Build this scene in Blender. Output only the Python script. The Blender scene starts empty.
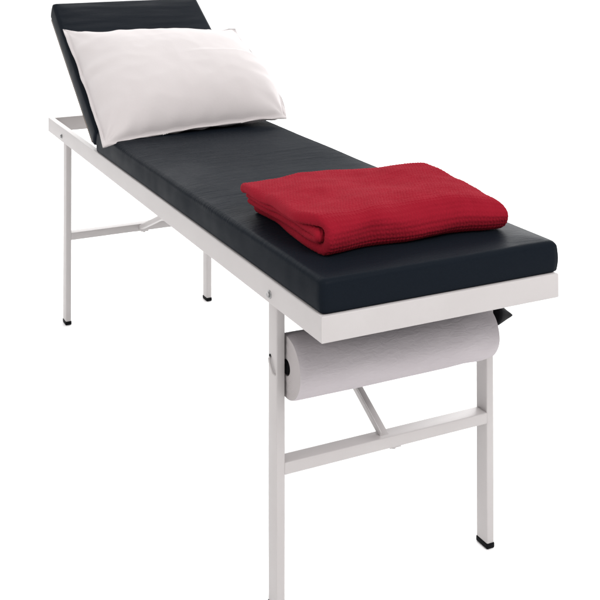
import bpy, bmesh, math, random
import numpy as np
from mathutils import Vector, Matrix, noise

S = bpy.context.scene
COL = S.collection
rnd = random.Random(4)

# ------------------------------------------------------------------ camera
def make_camera():
    yaw, pitch = -0.4484, -0.0133
    F = Vector((math.cos(yaw)*math.cos(pitch), math.sin(yaw)*math.cos(pitch), -math.sin(pitch)))
    R = Vector((math.sin(yaw), -math.cos(yaw), 0))
    U = R.cross(F)
    cd = bpy.data.cameras.new("camera")
    co = bpy.data.objects.new("camera", cd)
    COL.objects.link(co)
    M = Matrix((R, U, -F)).transposed().to_4x4()
    M.translation = Vector((-1.5324, 0.8105, 1.2407))
    co.matrix_world = M
    cd.sensor_width = 36
    cd.lens = 1071.02/600*36
    cd.shift_x = (300-280.63)/600
    cd.shift_y = (-103.45-300)/600
    cd.clip_end = 500
    S.camera = co
make_camera()

# ------------------------------------------------------------------ light: a white studio, with fill lamps added
W = bpy.data.worlds.new("World")
S.world = W
W.use_nodes = True
nt = W.node_tree
bg = nt.nodes['Background']
tc = nt.nodes.new('ShaderNodeTexCoord')
sx = nt.nodes.new('ShaderNodeSeparateXYZ')
rp = nt.nodes.new('ShaderNodeValToRGB')
nt.links.new(tc.outputs['Generated'], sx.inputs[0])
nt.links.new(sx.outputs['Z'], rp.inputs[0])
nt.links.new(rp.outputs[0], bg.inputs[0])
rp.color_ramp.elements[0].position = 0.0
rp.color_ramp.elements[0].color = (.50, .49, .49, 1)
rp.color_ramp.elements[1].position = 0.8
rp.color_ramp.elements[1].color = (1, 1, 1, 1)
bg.inputs[1].default_value = 1.02

def area(name, loc, target, size, power, color=(1, 1, 1), size_y=None):
    l = bpy.data.lights.new(name, 'AREA')
    l.shape = 'RECTANGLE'
    l.size = size
    l.size_y = size_y or size
    l.energy = power
    l.color = color
    o = bpy.data.objects.new(name, l)
    COL.objects.link(o)
    o.location = loc
    o.rotation_euler = (Vector(target)-Vector(loc)).to_track_quat('-Z', 'Y').to_euler()
    return o
area('key_softbox', (-0.2, 3.2, 2.6), (0.9, -.2, .5), 1.6, 30, (1, .955, .94))
area('front_fill', (-2.0, -.5, 3.0), (0.9, -.2, .5), 1.3, 82, (1, .98, .975))  # added fill from the camera side, lifts the pillow's face
area('back_floor_fill', (5.4, -0.2, 2.4), (1.0, -.2, 0), 3.4, 150)  # added lamp behind the couch, brightens the shaded floor beneath it
area('distant_floor_fill', (9.0, -4.0, 9.0), (11, -5, 0), 5.0, 620)  # added lamp that brings the distant floor up to white
area('far_side_floor_fill', (3.4, -4.3, 2.2), (0.8, -.2, 0), 3.4, 220)  # added lamp, washes the couch's shade off the floor

S.view_settings.view_transform = 'Standard'
S.view_settings.look = 'None'
S.view_settings.exposure = 0
S.view_settings.gamma = 1

# ------------------------------------------------------------------ materials
def mat(name, col, rough=.5, spec=.5, metal=0.0):
    m = bpy.data.materials.new(name)
    m.use_nodes = True
    b = m.node_tree.nodes['Principled BSDF']
    b.inputs['Base Color'].default_value = (*col, 1)
    b.inputs['Roughness'].default_value = rough
    b.inputs['Specular IOR Level'].default_value = spec
    b.inputs['Metallic'].default_value = metal
    return m, m.node_tree, b

def N(t, kind, **kw):
    n = t.nodes.new(kind)
    for k, v in kw.items():
        if k.startswith('i_'):
            n.inputs[k[2:]].default_value = v
        else:
            setattr(n, k, v)
    return n

def mix_col(t, fac, a, b):
    n = t.nodes.new('ShaderNodeMix')
    n.data_type = 'RGBA'
    t.links.new(fac, n.inputs[0])
    n.inputs[6].default_value = (*a, 1)
    n.inputs[7].default_value = (*b, 1)
    return n.outputs[2]

def bump(t, b, height, strength, dist, chain=None):
    n = t.nodes.new('ShaderNodeBump')
    n.inputs['Strength'].default_value = strength
    n.inputs['Distance'].default_value = dist
    t.links.new(height, n.inputs['Height'])
    if chain:
        t.links.new(chain, n.inputs['Normal'])
    t.links.new(n.outputs[0], b.inputs['Normal'])
    return n.outputs[0]

def coords(t, scale=(1, 1, 1), out='Object', rot=(0, 0, 0), loc=(0, 0, 0)):
    c = t.nodes.new('ShaderNodeTexCoord')
    m = t.nodes.new('ShaderNodeMapping')
    m.inputs['Scale'].default_value = scale
    m.inputs['Rotation'].default_value = rot
    m.inputs['Location'].default_value = loc
    t.links.new(c.outputs[out], m.inputs[0])
    return m.outputs[0]

# white stove-enamelled steel
PAINT, t, b = mat('white_enamel_paint', (.60, .575, .565), .42, .4)
n1 = N(t, 'ShaderNodeTexNoise', i_Scale=9.0, i_Detail=4.0)
t.links.new(coords(t), n1.inputs[0])
t.links.new(mix_col(t, n1.outputs[0], (.395, .372, .368), (.435, .415, .412)), b.inputs['Base Color'])
b.inputs["Roughness"].default_value = .5
n2 = N(t, 'ShaderNodeTexNoise', i_Scale=420.0, i_Detail=2.0)
t.links.new(coords(t), n2.inputs[0])
bump(t, b, n2.outputs[0], .25, .0004)

# navy vinyl
def vinyl(name, wr):
    m, t, b = mat(name, (.0063, .0086, .0124), .42, .018)
    na = N(t, 'ShaderNodeTexNoise', i_Scale=1.0, i_Detail=6.0, i_Roughness=.62, i_Distortion=1.1)
    t.links.new(coords(t, (85, 13, 20), rot=(0, 0, .05)), na.inputs[0])
    nb = N(t, 'ShaderNodeTexNoise', i_Scale=3.2, i_Detail=2.0)
    t.links.new(coords(t), nb.inputs[0])
    mr = N(t, 'ShaderNodeMapRange')
    mr.inputs[1].default_value = .38
    mr.inputs[2].default_value = .66
    t.links.new(nb.outputs[0], mr.inputs[0])
    # creasing is worn in towards the head end and dies away at the foot
    sep = t.nodes.new('ShaderNodeSeparateXYZ')
    t.links.new(coords(t), sep.inputs[0])
    mx = N(t, 'ShaderNodeMapRange')
    mx.inputs[1].default_value = .15
    mx.inputs[2].default_value = .7
    mx.inputs[3].default_value = .12
    mx.inputs[4].default_value = 1
    t.links.new(sep.outputs[0], mx.inputs[0])
    ml = N(t, 'ShaderNodeMath', operation='MULTIPLY')
    t.links.new(mr.outputs[0], ml.inputs[0]); t.links.new(mx.outputs[0], ml.inputs[1])
    ad = N(t, 'ShaderNodeMath', operation='MULTIPLY_ADD')
    t.links.new(ml.outputs[0], ad.inputs[0]); ad.inputs[1].default_value = .8; ad.inputs[2].default_value = .12
    mm = N(t, 'ShaderNodeMath', operation='MULTIPLY')
    t.links.new(na.outputs[0], mm.inputs[0]); t.links.new(ad.outputs[0], mm.inputs[1])
    # the sides are stretched smooth
    mz = N(t, 'ShaderNodeMapRange')
    mz.inputs[1].default_value = .040; mz.inputs[2].default_value = .057
    t.links.new(sep.outputs[2], mz.inputs[0])
    mq = N(t, 'ShaderNodeMath', operation='MULTIPLY')
    t.links.new(mm.outputs[0], mq.inputs[0]); t.links.new(mz.outputs[0], mq.inputs[1])
    c = bump(t, b, mq.outputs[0], wr, .0035)
    nc = N(t, 'ShaderNodeTexVoronoi', i_Scale=520.0)
    t.links.new(coords(t), nc.inputs[0])
    bump(t, b, nc.outputs[0], .18, .0004, c)
    nd = N(t, 'ShaderNodeTexNoise', i_Scale=14.0, i_Detail=5.0)
    t.links.new(coords(t), nd.inputs[0])
    rr = N(t, 'ShaderNodeMapRange')
    rr.inputs[3].default_value = .36; rr.inputs[4].default_value = .56
    t.links.new(nd.outputs[0], rr.inputs[0])
    t.links.new(rr.outputs[0], b.inputs['Roughness'])
    return m
VINYL = vinyl('navy_vinyl', 1.3)
VINYL2 = vinyl('navy_vinyl_backrest', .2)

BOARD, t, b = mat('brown_hardboard', (.10, .075, .06), .7, .3)
n1 = N(t, 'ShaderNodeTexNoise', i_Scale=60.0)
t.links.new(coords(t), n1.inputs[0])
t.links.new(mix_col(t, n1.outputs[0], (.07, .055, .045), (.14, .11, .09)), b.inputs['Base Color'])

RUBBER, t, b = mat('black_rubber', (.004, .004, .005), .6, .06)
n1 = N(t, 'ShaderNodeTexNoise', i_Scale=300.0)
t.links.new(coords(t), n1.inputs[0])
bump(t, b, n1.outputs[0], .2, .0004)
STEEL, t, b = mat('zinc_plated_steel', (.27, .27, .27), .38, .5, 1.0)
n1 = N(t, 'ShaderNodeTexNoise', i_Scale=200.0)
t.links.new(coords(t), n1.inputs[0])
bump(t, b, n1.outputs[0], .2, .0003)

# cotton pillow case
COTTON, t, b = mat('white_cotton', (.66, .64, .645), .9, .15)
b.inputs['Sheen Weight'].default_value = .15
n1 = N(t, 'ShaderNodeTexNoise', i_Scale=6.0, i_Detail=3.0)
t.links.new(coords(t), n1.inputs[0])
t.links.new(mix_col(t, n1.outputs[0], (.475, .443, .441), (.50, .468, .467)), b.inputs['Base Color'])
w1 = N(t, 'ShaderNodeTexNoise', i_Scale=1.0, i_Detail=2.0)
t.links.new(coords(t, (220, 900, 220), 'UV'), w1.inputs[0])
c = bump(t, b, w1.outputs[0], .35, .0006)
w2 = N(t, 'ShaderNodeTexNoise', i_Scale=11.0, i_Detail=4.0, i_Distortion=.8)
t.links.new(coords(t), w2.inputs[0])
bump(t, b, w2.outputs[0], .22, .004, c)

# crepe paper
PAPER, t, b = mat('crepe_tissue_paper', (.50, .475, .50), .95, .1)
n1 = N(t, 'ShaderNodeTexNoise', i_Scale=8.0, i_Detail=3.0)
t.links.new(coords(t), n1.inputs[0])
t.links.new(mix_col(t, n1.outputs[0], (.385, .355, .37), (.435, .405, .42)), b.inputs['Base Color'])
w1 = N(t, 'ShaderNodeTexNoise', i_Scale=1.0, i_Detail=4.0, i_Distortion=1.0)
t.links.new(coords(t, (120, 45, 120)), w1.inputs[0])
bump(t, b, w1.outputs[0], .6, .0018)
PAPER_END, t, b = mat('roll_edge_of_paper', (.37, .345, .345), .95, .1)
w1 = N(t, 'ShaderNodeTexWave', wave_type='RINGS', rings_direction='Y', i_Scale=130.0, i_Distortion=1.5, i_Detail=2.0)
t.links.new(coords(t, loc=(-.185, 0, -.431)), w1.inputs[0])
bump(t, b, w1.outputs[0], .3, .0006)

# red cellular blanket
WOOL, t, b = mat('red_cellular_knit', (.40, .015, .03), .95, .03)
b.inputs['Sheen Weight'].default_value = .03
b.inputs['Sheen Roughness'].default_value = .5
b.inputs['Sheen Tint'].default_value = (1, .5, .5, 1)
uv = coords(t, (1, 1, 1), 'UV')
nz = N(t, 'ShaderNodeTexNoise', i_Scale=120.0, i_Detail=2.0)
t.links.new(uv, nz.inputs[0])
dm = N(t, 'ShaderNodeVectorMath', operation='SCALE')
dm.inputs[3].default_value = .0022
t.links.new(nz.outputs[1], dm.inputs[0])
av = N(t, 'ShaderNodeVectorMath', operation='ADD')
t.links.new(uv, av.inputs[0]); t.links.new(dm.outputs[0], av.inputs[1])
vo = N(t, 'ShaderNodeTexVoronoi', i_Scale=1.0, i_Randomness=.35)
mp = N(t, 'ShaderNodeMapping')
mp.inputs['Scale'].default_value = (230, 175, 1)
mp.inputs['Rotation'].default_value = (0, 0, .6)
t.links.new(av.outputs[0], mp.inputs[0])
t.links.new(mp.outputs[0], vo.inputs[0])
mr = N(t, 'ShaderNodeMapRange')
mr.inputs[1].default_value = .05; mr.inputs[2].default_value = .75
mr.inputs[3].default_value = 1; mr.inputs[4].default_value = 0
t.links.new(vo.outputs['Distance'], mr.inputs[0])
c = bump(t, b, mr.outputs[0], .35, .0012)
fz = N(t, 'ShaderNodeTexNoise', i_Scale=1400.0, i_Detail=2.0)
t.links.new(uv, fz.inputs[0])
bump(t, b, fz.outputs[0], .5, .0006, c)
big = N(t, 'ShaderNodeTexNoise', i_Scale=25.0, i_Detail=3.0)
t.links.new(uv, big.inputs[0])
t.links.new(mix_col(t, big.outputs[0], (.185, .006, .014), (.235, .009, .020)), b.inputs['Base Color'])

# white studio floor sweep
FLOOR, t, b = mat('white_studio_vinyl', (.92, .92, .92), .9, .1)
n1 = N(t, 'ShaderNodeTexNoise', i_Scale=3.0, i_Detail=3.0)
t.links.new(coords(t), n1.inputs[0])
t.links.new(mix_col(t, n1.outputs[0], (.91, .91, .91), (.93, .93, .93)), b.inputs['Base Color'])

# ------------------------------------------------------------------ mesh helpers
def link(name, bm, m, parent=None, smooth=True, mats=None, loc=None, rot=None):
    me = bpy.data.meshes.new(name)
    bm.normal_update()
    bm.to_mesh(me); bm.free()
    for x in (mats or [m]):
        me.materials.append(x)
    if smooth:
        for p in me.polygons:
            p.use_smooth = True
    o = bpy.data.objects.new(name, me)
    COL.objects.link(o)
    if parent:
        o.parent = parent
    if loc: o.location = loc
    if rot: o.rotation_euler = rot
    return o

def box_bm(bm, lo, hi, r=.002, seg=2):
    """bevelled box between two corners, added to bm"""
    b2 = bmesh.new()
    bmesh.ops.create_cube(b2, size=1)
    for v in b2.verts:
        v.co = Vector([lo[i]+(v.co[i]+.5)*(hi[i]-lo[i]) for i in range(3)])
    if r:
        bmesh.ops.bevel(b2, geom=b2.edges[:]+b2.verts[:], offset=r, segments=seg, profile=.5, affect='EDGES')
    me = bpy.data.meshes.new('tmp'); b2.to_mesh(me); b2.free()
    bm.from_mesh(me); bpy.data.meshes.remove(me)

def flatshade(o, deg=35):
    me = o.data
    a = math.radians(deg)
    bm = bmesh.new(); bm.from_mesh(me)
    for e in bm.edges:
        if len(e.link_faces) == 2 and e.calc_face_angle() > a:
            e.smooth = False
    bm.to_mesh(me); bm.free()

def box(name, lo, hi, m, parent, r=.002, seg=3):
    bm = bmesh.new(); box_bm(bm, lo, hi, r, seg)
    return link(name, bm, m, parent)

def bar_bm(bm, a, b_, w, h, up=Vector((0, 0, 1)), r=.0015):
    """bevelled bar from a to b"""
    a, b_ = Vector(a), Vector(b_)
    d = (b_-a); L = d.length; d.normalize()
    s = d.cross(up).normalized(); u = s.cross(d)
    b2 = bmesh.new()
    box_bm(b2, (0, -w/2, -h/2), (L, w/2, h/2), r, 2)
    M = Matrix((d, -s, u)).transposed()
    for v in b2.verts:
        v.co = a+M@v.co
    me = bpy.data.meshes.new('tmp'); b2.to_mesh(me); b2.free()
    bm.from_mesh(me); bpy.data.meshes.remove(me)

def tube_bm(bm, pts, r, seg=12):
    pts = [Vector(p) for p in pts]
    rings = []
    prev = None
    for i, p in enumerate(pts):
        d = (pts[min(i+1, len(pts)-1)]-pts[max(i-1, 0)]).normalized()
        if prev is None:
            u = d.orthogonal().normalized()
        else:
            u = (prev-d*prev.dot(d)).normalized()
        prev = u
        v = d.cross(u)
        rr = r[i] if isinstance(r, (list, tuple)) else r
        rings.append([bm.verts.new(p+(u*math.cos(2*math.pi*k/seg)+v*math.sin(2*math.pi*k/seg))*rr) for k in range(seg)])
    for a, b_ in zip(rings, rings[1:]):
        for k in range(seg):
            bm.faces.new((a[k], a[(k+1) % seg], b_[(k+1) % seg], b_[k]))
    bm.faces.new(rings[0][::-1]); bm.faces.new(rings[-1])

def empty(name, loc, label, cat, group=None):
    o = bpy.data.objects.new(name, None)
    COL.objects.link(o)
    o.location = loc
    o['label'] = label; o['category'] = cat
    if group: o['group'] = group
    return o

def part(o, parent, label=None):
    o.parent = parent
    if label: o['label'] = label
    return o

def fbm(p, s, seed=0.0):
    return noise.fractal(Vector((p[0]*s+seed, p[1]*s-seed*.7, p[2]*s+seed*1.3)), 1.0, 2.0, 3)

def cushion(name, L, Wd, Tk, m, parent, rt=.02, rb=.008, wav=.0015, seed=0, nx=150, ny=44):
    """upholstered slab from (0,0,0) to (L,-Wd,Tk): soft upper rim, tighter lower rim, puckered corners"""
    # profile across the rim: list of (inset, z)
    prof = []
    prof.append((rb+.02, 0.0)); prof.append((rb, 0.0))
    for k in range(1, 5):
        a = k/4*math.pi/2
        prof.append((rb-rb*math.sin(a), rb-rb*math.cos(a)))
    nz = 6
    for k in range(1, nz):
        prof.append((0.0, rb+(Tk-rt-rb)*k/nz))
    for k in range(0, 9):
        a = k/8*math.pi/2
        prof.append((rt-rt*math.cos(a), Tk-rt+rt*math.sin(a)))
    # perimeter parameter: points of rectangle
    per = []
    for i in range(nx): per.append((i/nx*L, 0.0))
    for j in range(ny): per.append((L, -j/ny*Wd))
    for i in range(nx): per.append((L-i/nx*L, -Wd))
    for j in range(ny): per.append((0.0, -Wd+j/ny*Wd))
    bm = bmesh.new()
    rc = .007  # corner radius in plan
    def corner(x, y, ins):
        # shrink by inset and round in plan
        x = min(max(x, ins), L-ins); y = max(min(y, -ins), -Wd+ins)
        r = rc
        cx = min(max(x, ins+r), L-ins-r); cy = max(min(y, -ins-r), -Wd+ins+r)
        dx, dy = x-cx, y-cy
        d = math.hypot(dx, dy)
        if d > r and abs(dx) > 1e-9 and abs(dy) > 1e-9:
            x = cx+dx*r/d; y = cy+dy*r/d
        return x, y
    rings = []
    for ins, z in prof:
        ring = []
        for (x, y) in per:
            xx, yy = corner(x, y, ins)
            side = math.sin(math.pi*min(max(z/Tk, 0), 1))
            n = noise.noise(Vector((x*5+seed, y*5, z*14)))
            n2 = noise.noise(Vector((x*26+seed, y*26, z*9)))
            out = (.0024*side + wav*n*side + .0006*n2*side)
            ex = 1 if x >= L-1e-6 else (-1 if x <= 1e-6 else 0)
            ey = 1 if y >= -1e-6 else (-1 if y <= -Wd+1e-6 else 0)
            # bulge is smaller right at the corners, where the cover is pulled in
            zz = z+wav*.9*noise.noise(Vector((x*4+seed, y*4, 5)))*(z/Tk)
            ring.append(bm.verts.new((xx+ex*out, yy+ey*out, zz)))
        rings.append(ring)
    n = len(per)
    for a, b_ in zip(rings, rings[1:]):
        for k in range(n):
            bm.faces.new((a[k], a[(k+1) % n], b_[(k+1) % n], b_[k]))
    bm.faces.new(rings[0][::-1])
    # top sheet as grid, stitched to last ring
    last = rings[-1]
    grid = {}
    for i in range(nx+1):
        for j in range(ny+1):
            if j == 0 and i < nx: v = last[i]
            elif i == nx and j < ny: v = last[nx+j]
            elif j == ny and i > 0: v = last[nx+ny+(nx-i)]
            elif i == 0: v = last[(2*nx+ny+(ny-j)) % n] if j > 0 else last[0]
            else:
                x = rt+(L-2*rt)*i/nx; y = -(rt+(Wd-2*rt)*j/ny)
                fx = min(i, nx-i)/nx*L; fy = min(j, ny-j)/ny*Wd
                crown = .004*(1-math.exp(-min(fx, fy)/.03))
                wr = wav*.9*noise.noise(Vector((x*4+seed, y*4, 5)))
                w2 = .0009*noise.noise(Vector((x*55+seed+noise.noise(Vector((x*4, y*4, 2)))*1.5, y*8, 1)))*min(1, max(0, (x-.1)/.4))
                v = bm.verts.new((x, y, Tk+crown+wr+w2))
            grid[i, j] = v
    for i in range(nx):
        for j in range(ny):
            try: bm.faces.new((grid[i, j], grid[i, j+1], grid[i+1, j+1], grid[i+1, j]))
            except ValueError: pass
    bmesh.ops.remove_doubles(bm, verts=bm.verts, dist=1e-5)
    bmesh.ops.recalc_face_normals(bm, faces=bm.faces)
    return link(name, bm, m, parent)

# ------------------------------------------------------------------ setting
def build_floor():
    bm = bmesh.new()
    bmesh.ops.create_grid(bm, x_segments=8, y_segments=8, size=60)
    o = link('floor', bm, FLOOR, smooth=False)
    o['kind'] = 'structure'
build_floor()

# ------------------------------------------------------------------ the couch
H, RH, RW = .5868, .0437, .018
L, WD = 1.85, .483
XF, XH, TW, TD, YI = .1827, 1.6485, .0348, .0165, .0068
ZR = H-RH
T = H+.0562

couch = empty('examination_couch', (.92, -.24, 0),
              'long padded treatment couch in navy vinyl on white tubular steel legs, its headrest tilted up', 'couch')
inv = Matrix.Translation((-.92, .24, 0))
def fix(o):
    """children are modelled in world coordinates: cancel the parent's offset"""
    o.matrix_parent_inverse = inv
    return o

def rail(name, p0, p1, inward):
    """rectangular tube with rounded corners, cut at 45 degrees at both ends; p0, p1 are its outer corners"""
    p0, p1, inward = Vector(p0), Vector(p1), Vector(inward)
    d = (p1-p0).normalized()
    r = .0024
    sec = []
    for cx_, cz_, a0 in ((RW-r, RH-r, 0), (r, RH-r, 90), (r, r, 180), (RW-r, r, 270)):
        for k in range(5):
            a = math.radians(a0+k*22.5)
            sec.append((cx_+r*math.cos(a), cz_+r*math.sin(a)))
    bm = bmesh.new()
    m = 24
    rings = []
    for i in range(m+1):
        ring = []
        for q, z in sec:
            a = p0+(d+inward)*q; b_ = p1+(inward-d)*q
            ring.append(bm.verts.new(a.lerp(b_, i/m)+Vector((0, 0, z))))
        rings.append(ring)
    n = len(sec)
    for a, b_ in zip(rings, rings[1:]):
        for k in range(n):
            bm.faces.new((a[k], a[(k+1) % n], b_[(k+1) % n], b_[k]))
    bmesh.ops.recalc_face_normals(bm, faces=bm.faces)
    return fix(link(name, bm, PAINT, couch))
rail('side_rail', (0, 0, ZR), (L, 0, ZR), (0, -1, 0))
rail('side_rail', (0, -WD, ZR), (L, -WD, ZR), (0, 1, 0))
rail('end_rail', (0, 0, ZR), (0, -WD, ZR), (1, 0, 0))
rail('end_rail', (L, 0, ZR), (L, -WD, ZR), (-1, 0, 0))
for x in (.74, 1.02):
    fix(box('cross_rail', (x, -WD+RW-.001, ZR+.004), (x+.025, -RW+.001, ZR+.03), PAINT, couch, .0015))

mat_ = fix(cushion('mattress', 1.313, WD-.001, .0562, VINYL, couch, rt=.0105, rb=.004, wav=.0024))
mat_.location = (.005, -.0035, H+.0004)

# tilted headrest: local frame, x along the rest, z out of its front
back = fix(cushion('backrest', .588, WD-.002, .054, VINYL2, couch, rt=.011, rb=.005, wav=.0014, seed=3.3, nx=70))
ang = math.radians(-31.9)
back.location = (1.307+.054*math.sin(-ang), -.002, .643-.054*math.cos(ang)+.0)
back.rotation_euler = (0, ang, 0)
bm = bmesh.new(); box_bm(bm, (.030, -WD+.006, -.0165), (.586, -.004, -.0004), .002, 2)
board = link('back_board', bm, BOARD, back)
# stay bar that props the headrest on the frame
bm = bmesh.new()
tube_bm(bm, [(1.52, -.20, .690), (1.47, -.20, H-.02), (1.47, -.30, H-.02), (1.52, -.30, .690)], .006, 10)
fix(link('headrest_stay', bm, STEEL, couch))

def leg(x, y0, sgn):
    """rectangular tube with a black rubber foot; sgn only says which side the rail is"""
    o = fix(box('leg', (x, y0-TD, .010), (x+TW, y0, ZR+.0015), PAINT, couch, .0022))
    b2 = bmesh.new()
    box_bm(b2, (x-.0012, y0-TD-.0012, 0), (x+TW+.0012, y0+.0012, .0115), .003, 3)
    f = link('rubber_foot', b2, RUBBER, o)
    return o
for x in (XF, XH):
    leg(x, -YI, 1)
    leg(x, -WD+YI+TD, -1)

def crossbar(x, z0):
    return fix(box('crossbar', (x-.0004, -WD+YI+TD-.001, z0), (x+TW-.004, -YI-TD+.001, z0+.0215), PAINT, couch, .002))
c1 = crossbar(XF, .2431)
c2 = crossbar(XH, .2519)
for c, x, z in ((c1, XF, .2431), (c2, XH, .2519)):
    b2 = bmesh.new()
    box_bm(b2, (x+.006, -.268, z-.0052), (x+.026, -.244, z+.0008), .001, 2)
    tube_bm(b2, [(x+.014, -.256, z-.009), (x+.014, -.256, z-.004)], .004, 10)
    link('brace_bracket', b2, PAINT, c)

def brace(a, b_):
    bm = bmesh.new()
    bar_bm(bm, a, b_, .018, .005)
    bar_bm(bm, (Vector(a)+Vector((0, .0095, .004))), (Vector(b_)+Vector((0, .0095, .004))), .003, .013)
    return fix(link('folding_brace', bm, PAINT, couch))
brace((XF+.010, -.235, .262), (.765, -.235, .552))
brace((XH+.045, -.245, .240), (1.03, -.245, .520))

def bolt(x, y, z):
    bm = bmesh.new()
    d = 1
    tube_bm(bm, [(x, y-.003, z), (x, y+.0008, z), (x, y+.0012, z), (x, y+.0016, z)], [.0075, .0075, .0073, .0066], 20)
    o = fix(link('bolt', bm, STEEL, couch)); flatshade(o)
    b2 = bmesh.new()
    tube_bm(b2, [(x, y+.001, z), (x, y+.0042, z), (x, y+.0052, z)], [.0052, .0052, .0040], 6)
    h = link('nut', b2, STEEL, o); flatshade(h, 20)
for x in (.197, 1.676):
    bolt(x, 0, .5600)

# paper roll holder: rod, black end knob, wire latch
RX, RZ = .196, .4365
bm = bmesh.new()
tube_bm(bm, [(RX, -YI-.004, RZ), (RX, -.4755, RZ)], .005, 14)
rod = fix(link('roll_rod', bm, STEEL, couch))
b2 = bmesh.new()
ya = -WD+YI-.003
prof = [(.0, .020), (.004, .0225), (.008, .0220), (.020, .0158), (.032, .0095), (.043, .0042), (.048, .0012)]
tube_bm(b2, [(RX-.006, ya-d*1.0, RZ+.014-d*.22) for d, r in prof], [r for d, r in prof], 18)
link('end_knob', b2, RUBBER, rod, smooth=True)
b3 = bmesh.new()
tube_bm(b3, [(.2065, -.009, .4425), (.2080, -.0060, .4445), (.2072, -.0035, .443), (.2035, -.003, .437), (.1965, -.003, .4285), (.1905, -.003, .4225), (.1890, -.0045, .4210), (.1885, -.009, .4205)], .0021, 10)
hk = fix(link('wire_latch', b3, PAINT, couch))
# black plug standing in for the shade inside the latch slot
b4 = bmesh.new()
tube_bm(b4, [(.2088, -YI-.004, .446), (.2088, -YI+.0012, .446)], .0036, 14)
link('latch_hole_dark', b4, RUBBER, hk)

# ------------------------------------------------------------------ paper roll
roll = empty('paper_roll', (.186, -.24, .43),
             'fat roll of off-white tissue paper hanging under the foot end of the couch', 'paper roll')
RI = Matrix.Translation((-.186, .24, -.43))
def rollmesh():
    cx, cz, R0 = .185, .431, .0558
    y0, y1 = -.0275, -.4500
    ny, ns = 90, 96
    bm = bmesh.new()
    def P(j, k, R=None, dy=0):
        f = j/ny
        y = y0+(y1-y0)*f
        a = 2*math.pi*k/ns
        # outer wrap is slightly loose towards the far end: shallow spiral creases
        loose = max(0, (f-.70)/.30)
        cre = .0013*loose*math.sin(2.0*a+f*26)+.0018*loose*noise.noise(Vector((a*2, f*20, 0)))
        d = .0004*noise.noise(Vector((math.cos(a)*3, math.sin(a)*3, f*9)))
        sag = .0012*math.sin(f*math.pi)
        r = (R0 if R is None else R)+ (cre+d if R is None else 0) - (.0 if R is None else 0)
        step = .0011*(1-(k/ns))   # spiral: the free edge stands a sheet proud
        r += step if R is None else 0
        ed = min(j, ny-j)
        if R is None and ed < 2: r -= (.0015, .0004)[ed]
        return (cx+r*math.cos(a), y+dy, cz+r*math.sin(a)-sag)
    rings = [[bm.verts.new(P(j, k)) for k in range(ns)] for j in range(ny+1)]
    for a, b_ in zip(rings, rings[1:]):
        for k in range(ns):
            bm.faces.new((a[k], a[(k+1) % ns], b_[(k+1) % ns], b_[k]))
    # end faces with a hole for the tube, slightly telescoped
    for j, ring, s in ((0, rings[0], 1), (ny, rings[-1], -1)):
        prev = ring
        for q, (R, dy) in enumerate(((.050, .0006), (.044, -.0004), (.037, .001), (.029, .0), (.0205, .0012), (.0145, .0004), (.0140, -.02), (.0140, -.05))):
            cur = [bm.verts.new(P(j, k, R, dy*s)) for k in range(ns)]
            for k in range(ns):
                f = bm.faces.new((prev[k], cur[k], cur[(k+1) % ns], prev[(k+1) % ns]))
                f.material_index = 1
            prev = cur
        bm.faces.new(prev).material_index = 1
    bmesh.ops.recalc_face_normals(bm, faces=bm.faces)
    o = link('paper', bm, PAPER, roll, mats=[PAPER, PAPER_END])
    o.matrix_parent_inverse = RI
    flatshade(o, 50)
    # card tube
    bm = bmesh.new()
    tube_bm(bm, [(cx+.003, y0+.0006, cz), (cx+.003, y1-.0006, cz)], .0128, 40)
    o3 = link('core', bm, RUBBER, roll)
    o3.matrix_parent_inverse = RI
    flatshade(o3, 40)
rollmesh()

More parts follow.
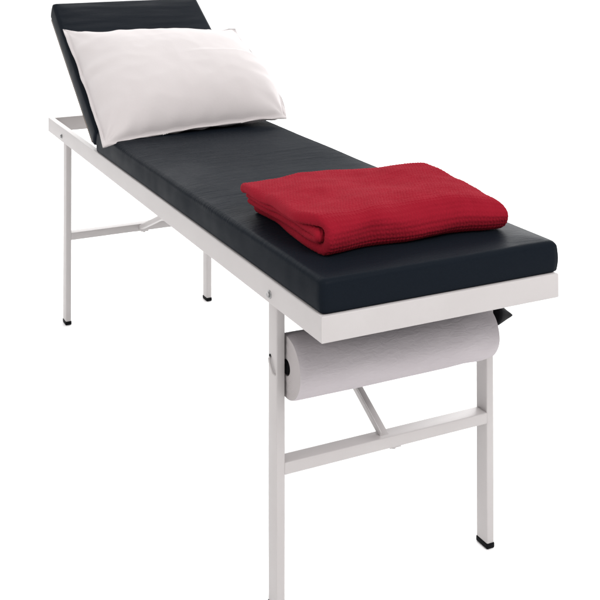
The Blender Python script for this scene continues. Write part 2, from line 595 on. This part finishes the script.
# ------------------------------------------------------------------ pillow
def pillow():
    BL = Vector((1.137, .030, .637)); BR = Vector((1.135, -.492, .668))
    TL = Vector((1.680, -.002, .880)); TR = Vector((1.622, -.545, .862))
    nu, nv = 130, 96
    nrm = (BR-BL).cross(TL-BL).normalized()
    if nrm.z < 0: nrm = -nrm
    bm = bmesh.new()
    uvl = bm.loops.layers.uv.new('UVMap')
    FL = .965   # where stuffing begins inside the seam
    def mid(s, t):
        u, v = (s+1)/2, (t+1)/2
        # edges pulled in between the corners
        p = .030
        cu = (1-abs(s)**2.4); cv = (1-abs(t)**2.4)
        u2 = u+((-p*.35 if s < 0 else p*1.0*(1.1-t))*cv)*s*abs(s)**3
        v2 = v+(-p*1.35*cu)*t*abs(t)**3
        q = BL*(1-u2)*(1-v2)+BR*u2*(1-v2)+TL*(1-u2)*v2+TR*u2*v2
        body = cu*cv
        q = q+nrm*(.016*body)
        q.z -= .004*(1-v)*cu
        return q
    def thick(s, t):
        a = max(0, 1-(abs(s)/FL)**3.2); b_ = max(0, 1-(abs(t)/FL)**2.6)
        q_ = max(0, min(1, (t+.3)/1.3)); eb = .48+.36*q_*q_*(3-2*q_)
        h = .072*(a**.47)*(b_**eb)
        h *= 1+.30*(-t)*(1-t*t)+.06*(1-abs(s))        # filling slumps to the lower edge
        if t < 0: h *= 1+.5*max(0, s)**2
        return h
    def wr(s, t):
        # short puckers that start at the seams
        w = 0
        es, et = 1-abs(s), 1-abs(t)
        w += .0042*math.exp(-es/.15)*math.sin(t*17+2.2*noise.noise(Vector((t*3, 1, s))))*min(1, es/.05)
        w += .0044*math.exp(-et/.15)*math.sin(s*23+3.0*noise.noise(Vector((s*3, 7, t))))*min(1, et/.05)
        w += .0040*noise.noise(Vector((s*2.0, t*2.2, 3)))*min(1, es/.2)*min(1, et/.2)
        w += .0011*(1-abs(noise.noise(Vector((s*3.1+t*1.5, t*3.4-s*1.2, 12))))*3)*min(1, es/.12)*min(1, et/.12)
        w += .0009*noise.noise(Vector((s*7+t*3, t*5-s*4, 8)))*min(1, es/.1)*min(1, et/.1)
        # drag lines out of the lower corners
        for (cs, ct, amp) in ((-1, -1, .006), (1, -1, .005), (-1, 1, .004), (1, 1, .004)):
            dx, dy = (s-cs)*1.2, (t-ct)
            r = math.hypot(dx, dy); a = math.atan2(dy*-ct, dx*-cs)
            w += amp*math.exp(-r/.35)*math.sin(a*9+ct)*min(1, r/.15)*min(1, es/.06)*min(1, et/.06)
        return w
    V = {}
    for side in (1, -1):
        for i in range(nu+1):
            for j in range(nv+1):
                # denser sampling near edges
                s = math.sin((i/nu-.5)*math.pi); t = math.sin((j/nv-.5)*math.pi)
                s = s*.6+(i/nu*2-1)*.4; t = t*.6+(j/nv*2-1)*.4
                edge = i in (0, nu) or j in (0, nv)
                if edge and side == -1:
                    V[side, i, j] = V[1, i, j]; continue
                h = thick(s, t)
                k = 1.0 if side == 1 else .62
                q = mid(s, t)+nrm*side*(h*k+.0008)+nrm*wr(s, t)*side*.9
                if edge:
                    q = mid(s, t)
                    q += nrm*(.0035*math.sin(s*9+t*11)+.004*noise.noise(Vector((s*5, t*5, 1))))
                V[side, i, j] = bm.verts.new(q)
    for side in (1, -1):
        for i in range(nu):
            for j in range(nv):
                vs = [V[side, i, j], V[side, i+1, j], V[side, i+1, j+1], V[side, i, j+1]]
                uu = [(i, j), (i+1, j), (i+1, j+1), (i, j+1)]
                if side == -1: vs.reverse(); uu.reverse()
                f = bm.faces.new(vs)
                for lp, (a, b_) in zip(f.loops, uu):
                    lp[uvl].uv = (a/nu*.55, b_/nv*.5)
    bmesh.ops.recalc_face_normals(bm, faces=bm.faces)
    c = Vector((1.4, -.25, .76))
    for v in bm.verts: v.co -= c
    o = link('pillow', bm, COTTON, None, loc=c)
    o['label'] = 'plump white cotton pillow leaning on the raised headrest'
    o['category'] = 'pillow'
pillow()

# ------------------------------------------------------------------ blanket
def blanket():
    bm = bmesh.new()
    uvl = bm.loops.layers.uv.new('UVMap')
    Z0 = T+.0045
    def warp(x, y, z):
        """the whole pile slumps: high at the rear far corner, low at the far front"""
        h = z/.07
        u = (x-.10)/.29; v = (-y-.05)/.41
        b_ = .005*math.exp(-((x-.350)/.085)**2-((y+.415)/.10)**2)
        b_ -= .024*max(0, min(1, (v-.72)/.28))**1.5*(1-max(0, min(1, u)))
        b_ -= .010*math.exp(-((x-.30)/.10)**2-((y+.26)/.08)**2)
        b_ += .006*noise.noise(Vector((x*9, y*9, 1)))+.0025*noise.noise(Vector((x*22, y*22, 5)))
        b_ -= .022*max(0, min(1, (x-.33)/.075))**2*max(0, min(1, (v-.55)/.45))
        b_ -= .010*max(0, min(1, (v-.86)/.14))**2
        b_ -= .006*max(0, 1-v*4)*max(0, u)
        # plan: edges wander
        dx = .010*noise.noise(Vector((y*11, 3, z*28)))+.012*math.sin(v*3.1)*(1-u)*.9
        dy = .008*noise.noise(Vector((x*10, 9, z*30)))
        return (x+dx, y+dy, Z0+max(0.0, z+b_*h)), 0
    def sheet(line, tk, yl, yr, ny=300, du=.0015, uoff=0.0, endr=True):
        """line: list of (x,z) centre points; swept from yl(s) to yr(s) and given the thickness tk"""
        # resample
        P = [Vector(p) for p in line]
        acc = [0]
        for a, b_ in zip(P, P[1:]): acc.append(acc[-1]+(b_-a).length)
        Lt = acc[-1]; n = int(Lt/du)
        Q = []
        k = 0
        for i in range(n+1):
            d = Lt*i/n
            while k < len(acc)-2 and acc[k+1] < d: k += 1
            f = (d-acc[k])/max(1e-9, acc[k+1]-acc[k])
            Q.append(P[k].lerp(P[k+1], f))
        # smooth
        for _ in range(6):
            Q = [Q[0]]+[(Q[i-1]+Q[i]*2+Q[i+1])/4 for i in range(1, len(Q)-1)]+[Q[-1]]
        NM = []
        for i in range(len(Q)):
            d = (Q[min(i+1, n)]-Q[max(i-1, 0)]).normalized()
            NM.append(Vector((-d.y, d.x)))
        V = {}
        r = tk/2
        def cap(d):      # rounded edge
            return 1.0 if d >= r else math.sqrt(max(0, 1-((r-d)/r)**2))
        for side in (1, -1):
            for i in range(n+1):
                s = Lt*i/n
                for j in range(ny+1):
                    a, b_ = yl(s/Lt), yr(s/Lt)
                    f = j/ny
                    f = f+.035*math.sin(2*math.pi*f)*-1 if False else f
                    # concentrate rows at the two ends
                    w = abs(a-b_)
                    y = a+(b_-a)*f
                    dd = min(abs(y-a), abs(y-b_), s if endr else 1, (Lt-s) if endr else 1)
                    c = cap(dd)
                    edge = (j in (0, ny)) or (endr and i in (0, n))
                    if edge and side == -1:
                        V[side, i, j] = V[1, i, j]; continue
                    pu = s/.0066; row = math.floor(pu)
                    wob = .8*noise.noise(Vector((s*60, y*60, 2)))
                    pv = y/.0062+.5*(row % 2)+wob*.5
                    st = .00160*(abs(math.sin(math.pi*pu))*abs(math.sin(math.pi*pv)))**.6-.0004+.0003*noise.noise(Vector((s*300, y*300, side)))
                    off = r*c*side*(1+0.05*noise.noise(Vector((s*40, y*40, side))))+st*side*c
                    p = Q[i]+NM[i]*off
                    (x_, y_, z_), _ = warp(p.x, y, p.y)
                    V[side, i, j] = bm.verts.new((x_, y_, z_))
        for side in (1, -1):
            for i in range(n):
                for j in range(ny):
                    vs = [V[side, i, j], V[side, i+1, j], V[side, i+1, j+1], V[side, i, j+1]]
                    uu = [(i, j), (i+1, j), (i+1, j+1), (i, j+1)]
                    if side == -1: vs.reverse(); uu.reverse()
                    try: f = bm.faces.new(vs)
                    except ValueError: continue
                    for lp, (a, b_) in zip(f.loops, uu):
                        lp[uvl].uv = (a/n*Lt+uoff, b_/ny*.42+uoff)
    zt, zb = .0600, .0100
    rr = (zt-zb)/2
    xa = .086
    line = [(.405, zt-.006), (.39, zt-.001), (.36, zt)]
    line += [(x, zt) for x in (.3, .25, .2, .16)]
    for k in range(0, 13):
        a = math.pi/2+math.pi*k/12
        line.append((xa+rr+rr*math.cos(a)*1.0, (zt+zb)/2+rr*math.sin(a)))
    line += [(x, zb) for x in (.16, .2, .25, .3, .36, .40)]
    # top layer sticks out further on the near side than the bottom one
    sm = lambda e0, e1, x: (lambda q: q*q*(3-2*q))(max(0, min(1, (x-e0)/(e1-e0))))
    yl = lambda f: -.030-.018*sm(.35, .5, f)-.014*sm(.5, .95, f)+.003*math.sin(f*21)
    yr = lambda f: -.436+.004*math.sin(f*17)
    sheet(line, .0205, yl, yr)
    # tongue folded double in the middle, its fold showing as a small curl by the corner
    l2 = [(.40, .0425), (.33, .0425), (.25, .042), (.19, .0415), (.130, .0410), (.108, .0378), (.105, .0315), (.112, .0278), (.130, .0275), (.25, .0278), (.33, .0275), (.40, .0275)]
    yl2 = lambda f: -.041-.006*f+.002*math.sin(f*15)
    sheet(l2, .0150, yl2, yr, uoff=.31)
    bmesh.ops.recalc_face_normals(bm, faces=bm.faces)
    c = Vector((.25, -.25, T+.006))
    for v in bm.verts: v.co -= c
    o = link('blanket', bm, WOOL, None, loc=c)
    o['label'] = 'red knitted blanket folded in a thick pad on the foot end of the mattress'
    o['category'] = 'blanket'
blanket()
